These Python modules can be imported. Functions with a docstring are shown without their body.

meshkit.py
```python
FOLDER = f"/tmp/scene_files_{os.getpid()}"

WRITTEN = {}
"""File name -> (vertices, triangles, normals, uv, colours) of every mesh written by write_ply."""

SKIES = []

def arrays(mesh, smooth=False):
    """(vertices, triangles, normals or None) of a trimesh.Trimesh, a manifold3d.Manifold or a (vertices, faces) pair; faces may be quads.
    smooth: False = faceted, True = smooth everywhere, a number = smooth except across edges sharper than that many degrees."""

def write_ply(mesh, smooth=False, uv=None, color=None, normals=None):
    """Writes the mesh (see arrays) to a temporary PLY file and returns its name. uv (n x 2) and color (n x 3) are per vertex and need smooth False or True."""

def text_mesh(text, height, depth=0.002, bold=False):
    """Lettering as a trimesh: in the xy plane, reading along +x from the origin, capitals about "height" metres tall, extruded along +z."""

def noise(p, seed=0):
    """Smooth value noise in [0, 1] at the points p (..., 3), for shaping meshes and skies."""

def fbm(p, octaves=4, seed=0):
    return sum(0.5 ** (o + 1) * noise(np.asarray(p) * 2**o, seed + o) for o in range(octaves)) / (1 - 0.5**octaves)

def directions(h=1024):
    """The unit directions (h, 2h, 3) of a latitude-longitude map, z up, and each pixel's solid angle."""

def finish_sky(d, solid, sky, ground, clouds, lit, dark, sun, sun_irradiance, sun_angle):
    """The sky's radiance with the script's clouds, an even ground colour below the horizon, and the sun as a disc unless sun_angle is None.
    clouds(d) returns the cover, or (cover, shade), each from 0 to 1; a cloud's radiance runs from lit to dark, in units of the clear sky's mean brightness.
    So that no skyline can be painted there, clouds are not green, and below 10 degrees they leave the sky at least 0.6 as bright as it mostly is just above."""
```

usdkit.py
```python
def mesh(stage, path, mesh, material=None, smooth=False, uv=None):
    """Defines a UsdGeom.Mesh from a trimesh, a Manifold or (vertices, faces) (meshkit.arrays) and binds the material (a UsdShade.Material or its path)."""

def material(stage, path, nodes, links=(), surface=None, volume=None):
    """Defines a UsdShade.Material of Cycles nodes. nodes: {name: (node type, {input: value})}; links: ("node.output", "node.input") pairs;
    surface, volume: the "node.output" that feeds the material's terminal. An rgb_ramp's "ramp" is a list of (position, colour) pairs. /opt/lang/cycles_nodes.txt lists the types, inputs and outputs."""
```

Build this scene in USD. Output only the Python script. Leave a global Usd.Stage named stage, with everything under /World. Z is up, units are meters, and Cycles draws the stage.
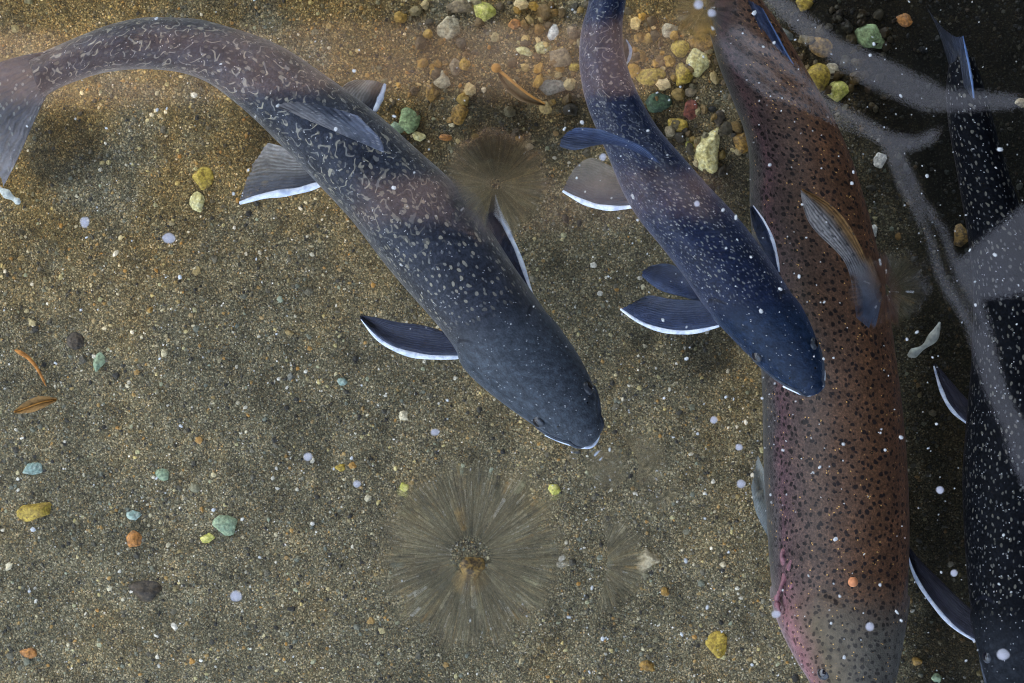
import math
import numpy as np, trimesh, usdkit, meshkit
from pxr import Usd, UsdGeom, UsdLux, UsdShade, Gf, Sdf, Vt
from scipy.interpolate import PchipInterpolator, CubicSpline
from shapely.geometry import Polygon, LineString, box as sbox
from shapely.ops import unary_union

stage = Usd.Stage.CreateInMemory()
UsdGeom.Xform.Define(stage, '/World'); UsdGeom.Scope.Define(stage, '/World/Looks')
T = Sdf.ValueTypeNames

# ---------------------------------------------------------------- camera, sky, sun, exposure
WATER, CAMZ, FOCAL, IOR = 0.33, 2.93, 117.4, 1.0
cam = UsdGeom.Camera.Define(stage, '/World/camera')
cam.AddTranslateOp().Set(Gf.Vec3d(0, 0, CAMZ))
cam.CreateHorizontalApertureAttr(36.0); cam.CreateVerticalApertureAttr(36.0*683/1024); cam.CreateFocalLengthAttr(FOCAL)
cam.CreateFStopAttr(7.0); cam.CreateFocusDistanceAttr(2.82)
cam.CreateExposureAttr(3.65)
cam.CreateClippingRangeAttr(Gf.Vec2f(0.1, 1000))
SUN_EL, SUN_AZ = math.radians(58), math.radians(300)          # azimuth measured from +y towards +x
dome = UsdLux.DomeLight.Define(stage, '/World/sky')
sun = UsdLux.DistantLight.Define(stage, '/World/sun')
sun.CreateIntensityAttr(0.15); sun.CreateAngleAttr(25.0); sun.CreateNormalizeAttr(True); sun.CreateColorAttr(Gf.Vec3f(1, 0.94, 0.84))
sun.AddRotateZOp().Set(-math.degrees(SUN_AZ)); sun.AddRotateXOp().Set(-(90 - math.degrees(SUN_EL)))
SKY_STRENGTH = 0.10

# ---------------------------------------------------------------- helpers: node graphs
class G:
    """Collects Cycles nodes; inputs may be numbers, tuples or refs 'node.output'."""
    def __init__(s): s.n, s.l, s.k = {}, [], 0
    def __call__(s, kind, out=None, **inp):
        s.k += 1; name = 'n%d' % s.k; vals = {}
        for a, b in inp.items():
            if isinstance(b, str) and '.' in b and b.split('.')[0] in s.n: s.l.append((b, name + '.' + a))
            else: vals[a] = b
        s.n[name] = (kind, vals)
        return name + '.' + out if out else name
    def math(s, op, a, b=0.0, c=0.0, clamp=False): return s('math', 'value', math_type=op, value1=a, value2=b, value3=c, use_clamp=clamp)
    def vmath(s, op, a, b=(0., 0., 0.), out='vector', **k): return s('vector_math', out, math_type=op, vector1=a, vector2=b, **k)
    def mix(s, f, a, b, kind='mix'): return s('mix', 'color', mix_type=kind, fac=f, color1=a, color2=b)
    def ramp(s, f, stops, out='color'): return s('rgb_ramp', out, fac=f, ramp=stops)
    def rng(s, v, a, b, c=0.0, d=1.0, t='smoothstep'): return s('map_range', 'result', range_type=t, value=v, from_min=a, from_max=b, to_min=c, to_max=d, clamp=True)
    def noise(s, v, scale, detail=2.0, rough=0.5, out='fac', dist=0.0): return s('noise_texture', out, dimensions='3D', vector=v, scale=scale, detail=detail, roughness=rough, distortion=dist)
    def voro(s, v, scale, out='distance', rnd=1.0, feature='f1', dim='3D'): return s('voronoi_texture', out, dimensions=dim, feature=feature, vector=v, scale=scale, randomness=rnd)
    def voro2(s, *a, **k): return s.voro(*a, dim='2D', **k)
    def attr(s, name, out='vector'): return s('attribute', out, attribute=name)
    def build(s, name, surface=None, volume=None):
        return usdkit.material(stage, '/World/Looks/' + name, s.n, s.l, surface=surface, volume=volume)
def grey(x): return (x, x, x)

# ---------------------------------------------------------------- helpers: prims
used = {}
def numbered(parent, name):
    k = used.get((parent, name), -1) + 1; used[(parent, name)] = k
    return name if k == 0 else '%s_%03d' % (name, k)
def tag(prim, label=None, cat=None, group=None, kind=None):
    for k, v in (('label', label), ('category', cat), ('group', group), ('kind', kind)):
        if v: prim.SetCustomDataByKey(k, v)
    return prim
def thing(name, loc, label, cat, group=None):
    x = UsdGeom.Xform.Define(stage, '/World/' + numbered('/World', name)); x.AddTranslateOp().Set(Gf.Vec3d(*map(float, loc)))
    tag(x.GetPrim(), label, cat, group)
    return str(x.GetPath()), np.array(loc, float)
def obj(name, mesh, mat, parent=None, smooth=False, attrs=None, org=None):
    """One Mesh prim under parent = (path, origin) or under /World; points are given in world space."""
    path, o = parent if parent else ('/World', np.zeros(3))
    if org is not None: o = np.asarray(org, float)
    if isinstance(mesh, (tuple, list)): v, f = mesh
    else: v, f = mesh.vertices, mesh.faces
    p = path + '/' + numbered(path, name)
    m = usdkit.mesh(stage, p, (np.asarray(v, float) - o, np.asarray(f)), mat, smooth=smooth)
    if org is not None: UsdGeom.Xformable(m).AddTranslateOp().Set(Gf.Vec3d(*map(float, o)))
    for k, (a, interp) in (attrs or {}).items():
        UsdGeom.PrimvarsAPI(m).CreatePrimvar(k, T.Float3Array, interp).Set(Vt.Vec3fArray.FromNumpy(np.asarray(a, np.float32)))
    return m.GetPrim(), (p, o)

TANH = 18.0 / FOCAL
def at(px, py, z):
    """A pixel of the photograph to the point at height z below (or mirrored above) the water."""
    px, py = np.asarray(px, float), np.asarray(py, float)
    tx, ty = (px - 512) / 512 * TANH, -(py - 341.5) / 512 * TANH
    z = np.broadcast_to(np.asarray(z, float), px.shape)
    t = np.hypot(tx, ty); st = t / np.sqrt(1 + t * t) / IOR; tw = st / np.sqrt(1 - st * st)
    k = np.where(t > 1e-9, tw / np.maximum(t, 1e-9), 1 / IOR)
    d = (CAMZ - WATER) + np.maximum(WATER - z, 0) * k
    d = np.where(z > WATER, CAMZ - z, d)
    return np.stack([tx * d, ty * d, z], -1)
def mirrored(px, py, h):
    """The point h above the water whose mirror image stands at a pixel."""
    px, py = np.asarray(px, float), np.asarray(py, float)
    d = CAMZ - WATER + h
    return np.stack([(px - 512) / 512 * TANH * d, -(py - 341.5) / 512 * TANH * d], -1)
MPP = 0.85 / 1024                                              # metres per pixel at the depth of the fish
rng = np.random.default_rng(7)

# ---------------------------------------------------------------- sky
g = G()
d = g('texture_coordinate', 'generated')
sky = g('sky_texture', 'color', sky_type='single_scattering', sun_disc=False, sun_elevation=SUN_EL, sun_rotation=SUN_AZ, altitude=100., air_density=1., aerosol_density=2.5)
cl = g.rng(g.noise(d, 2.2, 6., 0.6), 0.30, 0.55)
bw = g('rgb_to_bw', 'val', color=sky)
cloud = g.mix(1.0, g('combine_color', 'color', color_type='rgb', r=bw, g=bw, b=bw), (1.02, 1.0, 0.98), 'multiply')
bg = g('background_shader', 'background', color=g.mix(g.math('multiply', cl, 0.5), sky, cloud), strength=SKY_STRENGTH)
UsdShade.MaterialBindingAPI.Apply(dome.GetPrim()).Bind(g.build('sky_look', surface=bg))
tag(dome.GetPrim(), kind='structure')

# ---------------------------------------------------------------- setting: bed
def tone_and_shade(g, p, c):
    """Random bed tones, plus shade painted as dark patches and toward the right."""
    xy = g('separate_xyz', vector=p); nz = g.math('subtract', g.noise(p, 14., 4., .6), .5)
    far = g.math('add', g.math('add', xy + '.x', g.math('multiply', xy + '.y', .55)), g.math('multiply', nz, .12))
    m = g.math('maximum', g.rng(far, .31, .45), g.math('multiply', g.rng(g.math('add', xy + '.x', g.math('multiply', nz, .10)), .31, .375), .88))  # deep shade at the right, put into the colour
    for px, py, r in ((288, 135, 75), (505, 132, 70), (410, 140, 55), (585, 120, 50), (735, 190, 60), (660, 120, 45), (60, 150, 55), (705, 340, 60), (640, 345, 40), (620, 40, 30)):  # shade beside and between the fish, put into the bed colour
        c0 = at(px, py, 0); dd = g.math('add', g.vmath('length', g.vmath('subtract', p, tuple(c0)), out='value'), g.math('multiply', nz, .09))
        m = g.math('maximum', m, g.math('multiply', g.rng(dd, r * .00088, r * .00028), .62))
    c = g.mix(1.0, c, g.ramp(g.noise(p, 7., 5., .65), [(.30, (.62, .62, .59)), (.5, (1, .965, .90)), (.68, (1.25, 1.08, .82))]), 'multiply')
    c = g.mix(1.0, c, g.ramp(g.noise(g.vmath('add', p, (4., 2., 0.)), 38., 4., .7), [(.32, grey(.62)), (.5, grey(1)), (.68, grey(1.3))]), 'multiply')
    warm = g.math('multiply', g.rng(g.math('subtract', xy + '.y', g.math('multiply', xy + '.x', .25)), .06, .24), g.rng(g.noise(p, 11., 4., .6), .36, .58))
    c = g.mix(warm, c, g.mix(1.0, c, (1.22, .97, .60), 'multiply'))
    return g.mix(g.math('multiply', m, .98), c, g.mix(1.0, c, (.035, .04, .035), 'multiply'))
def bed_look():
    g = G(); p = g('geometry', 'position')
    big = g.noise(p, 7., 4., 0.6)
    fine = g.noise(p, 900., 2., 0.6)
    cell = g.voro(p, 900., 'color')
    sc = g('separate_color', color=cell)
    c1 = g.ramp(sc + '.r', [(0, (.050, .044, .036)), (.2, (.080, .072, .047)), (.55, (.130, .117, .077)), (.85, (.21, .185, .118)), (1, (.42, .37, .26))])
    c2 = g.ramp(sc + '.g', [(0, (.80, .86, .84)), (.5, (1, 1, 1)), (.85, (1.08, 1, .88)), (1, (1.25, .98, .7))])
    c = g.mix(1.0, c1, c2, 'multiply')
    c = tone_and_shade(g, p, c)
    h = g.math('add', fine, g.math('multiply', g.voro(p, 900.), -0.6))
    n = g('bump', 'normal', height=h, strength=0.8, distance=0.0012)
    s = g('principled_bsdf', 'BSDF', base_color=c, roughness=0.8, normal=n, specular_ior_level=0.15)
    return g.build('bed_sand', surface=s)
M = {}
M['sand'] = bed_look()

def bed_z(x, y):
    p = np.stack([np.asarray(x) * 5, np.asarray(y) * 5, np.zeros_like(x)], -1)
    return 0.018 * (meshkit.fbm(p, 4, 3) - 0.5) * np.clip(1.0, 0, 1)
def grid(xs, ys, zf):
    X, Y = np.meshgrid(xs, ys); v = np.stack([X.ravel(), Y.ravel(), zf(X.ravel(), Y.ravel())], -1)
    i = np.arange(len(v)).reshape(X.shape)
    f = np.stack([i[:-1, :-1].ravel(), i[:-1, 1:].ravel(), i[1:, 1:].ravel(), i[1:, :-1].ravel()], 1)
    return v, f
ax = np.concatenate([np.linspace(-6, -.62, 20)[:-1], np.linspace(-.62, .62, 240), np.linspace(.62, 6, 20)[1:]])
b, _ = obj('pond_bed', grid(ax, ax, bed_z), M['sand'], smooth=True); tag(b, kind='structure')

def plain(name, col, rough=0.8, spec=0.2, nscale=12., amp=.35):
    g = G(); p = g('geometry', 'position')
    c = g.mix(1.0, col, g.ramp(g.noise(p, nscale, 4., .6), [(.25, grey(1 - amp)), (.75, grey(1 + amp))]), 'multiply')
    return g.build(name, surface=g('principled_bsdf', 'BSDF', base_color=c, roughness=rough, specular_ior_level=spec))
# grains and gravel: real small stones, random colour per stone
def stone_look(name, stops, rough=0.6, bump=0.3, scale=700., spec=0.3):
    g = G(); r = g('separate_xyz', 'x', vector=g.attr('rnd')); p = g('geometry', 'position')
    c = g.ramp(r, stops)
    c = g.mix(1.0, c, g.ramp(g.noise(p, scale, 3., .6), [(.3, grey(.6)), (.7, grey(1.3))]), 'multiply')
    c = tone_and_shade(g, p, c)
    n = g('bump', 'normal', height=g.noise(p, scale, 2.), strength=bump, distance=0.001)
    return g.build(name, surface=g('principled_bsdf', 'BSDF', base_color=c, roughness=rough, normal=n, specular_ior_level=spec))
M['grains'] = stone_look('gravel_grains', [(0, (.045, .041, .036)), (.16, (.08, .073, .062)), (.24, (.125, .114, .093)), (.50, (.165, .15, .122)), (.62, (.20, .19, .165)),
                                           (.73, (.26, .225, .16)), (.80, (.33, .21, .08)), (.85, (.20, .225, .20)), (.90, (.40, .375, .32)), (.955, (.62, .59, .54)), (1, (.85, .83, .80))])
M['gravel'] = stone_look('coarse_gravel', [(0, (.020, .019, .017)), (.16, (.045, .042, .034)), (.23, (.085, .078, .058)), (.44, (.14, .128, .092)), (.56, (.14, .155, .125)),
                                           (.64, (.26, .21, .10)), (.75, (.37, .20, .05)), (.80, (.25, .29, .22)), (.86, (.46, .38, .16)), (.955, (.52, .49, .41)), (1, (.70, .68, .63))])
ICO = trimesh.creation.icosphere(subdivisions=0)
OCT = (np.array([[1, 0, 0], [-1, 0, 0], [0, 1, 0], [0, -1, 0], [0, 0, 1], [0, 0, -1]], float), np.array([[0, 2, 4], [2, 1, 4], [1, 3, 4], [3, 0, 4], [2, 0, 5], [1, 2, 5], [3, 1, 5], [0, 3, 5]]))
def scatter(n, rmin, rmax, power, base, seed, sink=0.25, bounds=(-.56, .56, -.40, .40)):
    r = np.random.default_rng(seed); bv, bf = base
    rad = (rmin + (rmax - rmin) * r.random(n) ** power)
    x, y = r.uniform(bounds[0], bounds[1], n), r.uniform(bounds[2], bounds[3], n)
    q = r.normal(size=(n, 4)); q /= np.linalg.norm(q, axis=1, keepdims=True)
    w, a, b_, c = q.T
    R = np.stack([1-2*(b_*b_+c*c), 2*(a*b_-w*c), 2*(a*c+w*b_), 2*(a*b_+w*c), 1-2*(a*a+c*c), 2*(b_*c-w*a), 2*(a*c-w*b_), 2*(b_*c+w*a), 1-2*(a*a+b_*b_)], -1).reshape(n, 3, 3)
    sc = rad[:, None] * r.uniform(.65, 1.3, (n, 3))
    v = bv[None] * (1 + r.uniform(-.22, .22, (n, len(bv), 1))) * sc[:, None, :]
    v = np.einsum('nij,nkj->nki', R, v); v[..., 2] *= .75
    v += np.stack([x, y, bed_z(x, y) + rad * sink], -1)[:, None, :]
    f = bf[None] + (np.arange(n) * len(bv))[:, None, None]
    q = np.zeros((n, len(bv), 3)); q[..., 0] = r.random(n)[:, None]
    return v.reshape(-1, 3), f.reshape(-1, 3), q.reshape(-1, 3)
v1, f1, r1 = scatter(46000, .00035, .0010, 1.2, OCT, 11, 0.)
v2, f2, r2 = scatter(26000, .0006, .0024, 2.3, (ICO.vertices, ICO.faces), 12, -.25)
v3, f3, r3 = scatter(620, .0022, .0042, 1.7, (trimesh.creation.icosphere(subdivisions=1).vertices, trimesh.creation.icosphere(subdivisions=1).faces), 13, -.3)
def cluster(n, box, seed):
    q = [at(box[0], box[1], 0), at(box[2], box[3], 0)]
    return scatter(n, .0022, .0058, 1.3, (trimesh.creation.icosphere(subdivisions=1).vertices, trimesh.creation.icosphere(subdivisions=1).faces), seed, .1, (q[0][0], q[1][0], q[1][1], q[0][1]))
g_ = [cluster(60, (520, 2, 600, 110), 31), cluster(110, (630, 15, 760, 175), 32), cluster(60, (790, 5, 890, 110), 33), cluster(40, (395, 0, 520, 140), 34)]
off = np.cumsum([0] + [len(x[0]) for x in g_]); M['amber_gravel'] = stone_look('amber_gravel', [(0, (.05, .045, .03)), (.2, (.11, .085, .05)), (.45, (.24, .16, .05)), (.6, (.33, .23, .05)), (.72, (.20, .19, .13)), (.85, (.40, .34, .18)), (1, (.58, .52, .38))], bump=.6)
b, _ = obj('amber_gravel', (np.vstack([x[0] for x in g_]), np.vstack([x[1] + o for x, o in zip(g_, off)])), M['amber_gravel'], attrs={'rnd': (np.vstack([x[2] for x in g_]), 'vertex')}); tag(b, 'small amber and yellowish stones between the larger pebbles at the top', 'gravel', kind='stuff')
b, _ = obj('fine_gravel', (v1, f1), M['grains'], attrs={'rnd': (r1, 'vertex')}); tag(b, 'fine mixed brown, grey, ochre and white grains covering the pond bed', 'gravel', kind='stuff')
b, _ = obj('coarse_gravel', (np.vstack([v2, v3]), np.vstack([f2, f3 + len(v2)])), M['gravel'], attrs={'rnd': (np.vstack([r2, r3]), 'vertex')}); tag(b, 'small dark, ochre and pale stones strewn through the fine gravel', 'gravel', kind='stuff')

# ---------------------------------------------------------------- water
RIPPLES = [  # px, py, radius px, slope, wavelength px, inner
    (471, 556, 112, .13, 1.25, 22), (496, 184, 62, .15, 1.25, 6), (704, 8, 36, .10, 1.25, 2), (596, 565, 60, .09, 1.25, 6), (885, 290, 46, .13, 1.25, 6),
    (607, 468, 26, .2, 7.0, 0), (640, 462, 32, .2, 7.5, 0), (655, 487, 30, .18, 7.0, 0), (575, 470, 24, .18, 7.0, 0), (625, 500, 28, .16, 6.5, 0), (560, 520, 26, .15, 7.0, 0)]
def water_look(name, rip=None):
    g = G(); p = g('geometry', 'position'); bent = 0.0
    n1 = g.vmath('subtract', g.noise(p, 9., 1., .5, 'color'), (.5, .5, .5)); n2 = g.vmath('subtract', g.noise(p, 60., 1., .5, 'color'), (.5, .5, .5))
    tot = g.vmath('add', g.vmath('multiply', n1, (.006, .006, 0.)), g.vmath('multiply', n2, (.0008, .0008, 0.)))
    if rip:
        px, py, R, s, lam, inner = rip
        c = at(px, py, WATER)
        dv = g.vmath('subtract', p, tuple(c)); r = g.vmath('length', dv, out='value')
        rr = g.math('divide', r, R * WPP)
        ang = g.noise(g.vmath('multiply', g.vmath('normalize', dv), (1., 1., 0.)), 4.5, 2., .5)
        rr = g.math('add', rr, g.math('multiply', g.math('subtract', ang, .5), .55))
        win = g.math('multiply', g.rng(rr, 1.05, .18), g.rng(r, inner * WPP * .6, inner * WPP * 1.6 + 1e-4))
        ph = g.math('add', g.math('multiply', r, 2 * math.pi / (lam * WPP)), g.math('multiply', g.noise(dv, 60., 1.), 6.))
        sl = g.math('multiply', g.math('multiply', g.math('cosine', ph), s), win)
        bent = g.rng(win, .05, .45)
        tot = g.vmath('add', tot, g('vector_math', 'vector', math_type='scale', vector1=g.vmath('normalize', dv), scale=sl))
    nrm = g.vmath('normalize', g.vmath('subtract', (0., 0., 1.), g.vmath('multiply', tot, (1., 1., 0.))))
    eta = g.math('subtract', 1.33, g.math('multiply', g('geometry', 'backfacing'), 1.33 - 1 / 1.33))
    eta_f = eta
    thru = g('transparent_bsdf', 'BSDF', color=(.97, .985, .98))
    if rip: thru = g('mix_closure', 'closure', fac=bent, closure1=thru, closure2=g('refraction_bsdf', 'BSDF', color=(.97, .985, .98), roughness=0.0, IOR=eta, normal=nrm))
    mir = g('glossy_bsdf', 'BSDF', color=(1., 1., 1.), roughness=.007, normal=nrm)
    return g.build(name, surface=g('mix_closure', 'closure', fac=g('fresnel', 'fac', IOR=eta_f), closure1=thru, closure2=mir))
WPP = (CAMZ - WATER) * TANH / 512
M['water'] = water_look('clear_water')
def circle(i):
    px, py, R = RIPPLES[i][:3]; c = at(px, py, WATER); t = np.linspace(0, 2 * math.pi, 49)[:-1]
    return Polygon(np.stack([c[0] + R * 1.22 * WPP * np.cos(t), c[1] + R * 1.22 * WPP * np.sin(t)], -1))
def sheet(poly):
    v, f = trimesh.creation.triangulate_polygon(poly, engine='earcut')
    f = np.asarray(f); v = np.column_stack([v, np.full(len(v), WATER)])
    n = np.cross(v[f[:, 1]] - v[f[:, 0]], v[f[:, 2]] - v[f[:, 0]])[:, 2]; f[n < 0] = f[n < 0][:, ::-1]
    return v, f
xf = UsdGeom.Xform.Define(stage, '/World/water'); tag(xf.GetPrim(), kind='structure'); WP = ('/World/water', np.zeros(3))
taken = Polygon()
for i in range(len(RIPPLES)):
    c = circle(i).difference(taken); taken = taken.union(c)
    mt = water_look('ripple_water_%02d' % i, RIPPLES[i])
    for pg in getattr(c, 'geoms', [c]):
        if pg.area > 1e-6: obj('ripple', sheet(pg), mt, WP)
rest = sbox(-6, -6, 6, 6).difference(taken)
for pg in getattr(rest, 'geoms', [rest]):
    if pg.area > 1e-7: obj('surface', sheet(pg), M['water'], WP)

# ---------------------------------------------------------------- added unseen cover, its gaps shaped to make the sky reflections and dim the bed
M['added_cover'] = plain('added_cover_dark', (.012, .013, .012))
CH = 3.4
def wob(pts, amp, seed):
    pts = np.asarray(pts, float); ls = LineString(pts); n = 90
    q = np.array([ls.interpolate(t, normalized=True).coords[0] for t in np.linspace(0, 1, n)])
    k = meshkit.fbm(np.stack([q[:, 0] * .035, q[:, 1] * .035, np.full(n, seed * 3.3)], -1), 4, seed)
    k2 = meshkit.fbm(np.stack([q[:, 0] * .035, q[:, 1] * .035, np.full(n, seed * 3.3 + 50)], -1), 4, seed + 9)
    return q + amp * 2 * (np.stack([k, k2], -1) - .5)
def band(upper, lower, seed, amp=6, streaks=0):
    u_, l_ = wob(upper, amp, seed), wob(lower, amp, seed + 1); pg = Polygon(np.vstack([u_, l_[::-1]])).buffer(2.5 if streaks else 0)
    r = np.random.default_rng(seed + 90)
    for k in range(streaks):
        s0 = r.uniform(.02, .98); i0 = r.integers(0, 70); i1 = min(90, i0 + r.integers(10, 45)); sl = r.uniform(-.25, .25)
        sv = np.clip(s0 + sl * np.linspace(0, 1, i1 - i0) + .05 * np.sin(np.linspace(0, 9, i1 - i0) + k), .0, 1.0)[:, None]
        pg = pg.difference(LineString(u_[i0:i1] * (1 - sv) + l_[i0:i1] * sv).buffer(r.uniform(.4, 1.1)))
    return pg
GAPS = [
    band([(-20, 22), (150, 12), (330, 32), (520, 36), (690, 0)], [(-20, 92), (180, 96), (330, 104), (500, 90), (590, 72), (660, 50), (690, 10)], 1, 4),
    band([(360, 176), (450, 160), (540, 168), (640, 158), (710, 170), (745, 190)], [(350, 206), (450, 238), (540, 226), (640, 210), (690, 222), (735, 210)], 3, 4),
    band([(690, -12), (702, 8), (736, 27), (774, 50), (805, 76), (824, 99), (858, 114), (896, 133), (923, 137), (940, 129)], [(676, 0), (706, 23), (728, 57), (763, 91), (790, 101), (828, 118), (866, 131), (890, 146), (915, 147), (938, 136)], 5, 2, 7),
    band([(772, -12), (786, 0), (843, 42), (904, 68), (945, 91), (984, 100), (1018, 102)], [(760, -8), (782, 18), (812, 46), (843, 68), (881, 88), (926, 105), (965, 112), (995, 113), (1022, 108)], 7, 2, 6),
    band([(893, 136), (904, 147), (911, 164), (923, 198), (942, 232), (956, 262), (981, 300), (995, 350), (1014, 412), (1040, 450)], [(882, 138), (889, 152), (904, 190), (923, 228), (934, 260), (953, 300), (970, 334), (986, 384), (1003, 434), (1040, 530)], 9, 2, 7),
    band([(957, 264), (988, 234), (1034, 200)], [(960, 282), (976, 301), (1034, 293)], 11, 2, 10),
]
holes = unary_union([g for b in GAPS for g in getattr(b, 'geoms', [b])])
VEIL = [unary_union([GAPS[k]]).buffer(34) for k in (0, 1)]
def veil_look():  # added unseen sheet, its tone painting the brown haze bands of the reflection
    g = G(); p = g('geometry', 'position'); xy = g('separate_xyz', vector=p)
    k = (CAMZ - WATER + CH - WATER) * TANH / 512
    X = lambda px: (px - 512) * k
    Y = lambda py: -(py - 341.5) * k
    n = g.math('multiply', g.math('subtract', g.noise(p, 4.5, 4., .6), .5), 46 * k)
    y = g.math('add', xy + '.y', g.math('add', n, g.math('multiply', xy + '.x', -.015))); x = g.math('add', xy + '.x', g.math('multiply', n, 2.))
    b1 = g.math('multiply', g.rng(y, Y(108), Y(78)), g.rng(y, Y(8), Y(34)))
    b2 = g.math('multiply', g.math('multiply', g.rng(y, Y(240), Y(206)), g.rng(y, Y(158), Y(186))), g.math('multiply', g.rng(x, X(335), X(380)), g.rng(x, X(760), X(690))))
    f = g.math('maximum', b1, g.math('multiply', b2, .8))
    f = g.math('multiply', f, g.rng(g.noise(p, 5., 6., .7), .30, .62, .45, 1.))
    c = g.mix(f, (.004, .004, .004), VEIL_COL)
    sh = g('mix_closure', 'closure', fac=.9, closure1=g('diffuse_bsdf', 'BSDF', color=c), closure2=g('translucent_bsdf', 'BSDF', color=c))
    sh = g('mix_closure', 'closure', fac=g.math('multiply', f, .75), closure1=sh, closure2=g('transparent_bsdf', 'BSDF', color=(1., .82, .68)))
    return g.build('painted_haze_sheet', surface=sh)
VEIL_COL = (.60, .47, .37)
cover_poly = Polygon([(-2400, -2400), (3400, -2400), (3400, 1900), (1100, 1700), (500, 1050), (-2400, 1000)]).difference(unary_union([holes] + VEIL))
def to_world(poly):
    f = lambda r: [tuple(mirrored(x, y, CH - WATER)) for x, y in r.coords]
    return Polygon(f(poly.exterior), [f(i) for i in poly.interiors]).buffer(0)
M['veil'] = veil_look()
for pg in VEIL:
    m = trimesh.creation.extrude_polygon(to_world(pg), .002, engine='earcut'); m.apply_translation([0, 0, CH + .01])
    b, _ = obj('added_haze_sheet', m, M['veil']); tag(b, kind='structure')
for pg in [y for x in getattr(cover_poly, 'geoms', [cover_poly]) for y in getattr(to_world(x), 'geoms', [to_world(x)]) if y.area > .001]:
    m = trimesh.creation.extrude_polygon(pg, .03, engine='earcut'); m.apply_translation([0, 0, CH])
    b, _ = obj('added_cover', m, M['added_cover']); tag(b, kind='structure')

M['wall'] = plain('dark_wall', (.02, .021, .018), .9, .1, 8., .5)
w = trimesh.creation.box((.3, 5., 1.0)); w.apply_translation((1.5, 0, .45)); b, _ = obj('added_shade_wall', w, M['wall']); tag(b, kind='structure')  # unseen wall, added to darken the right side

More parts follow.
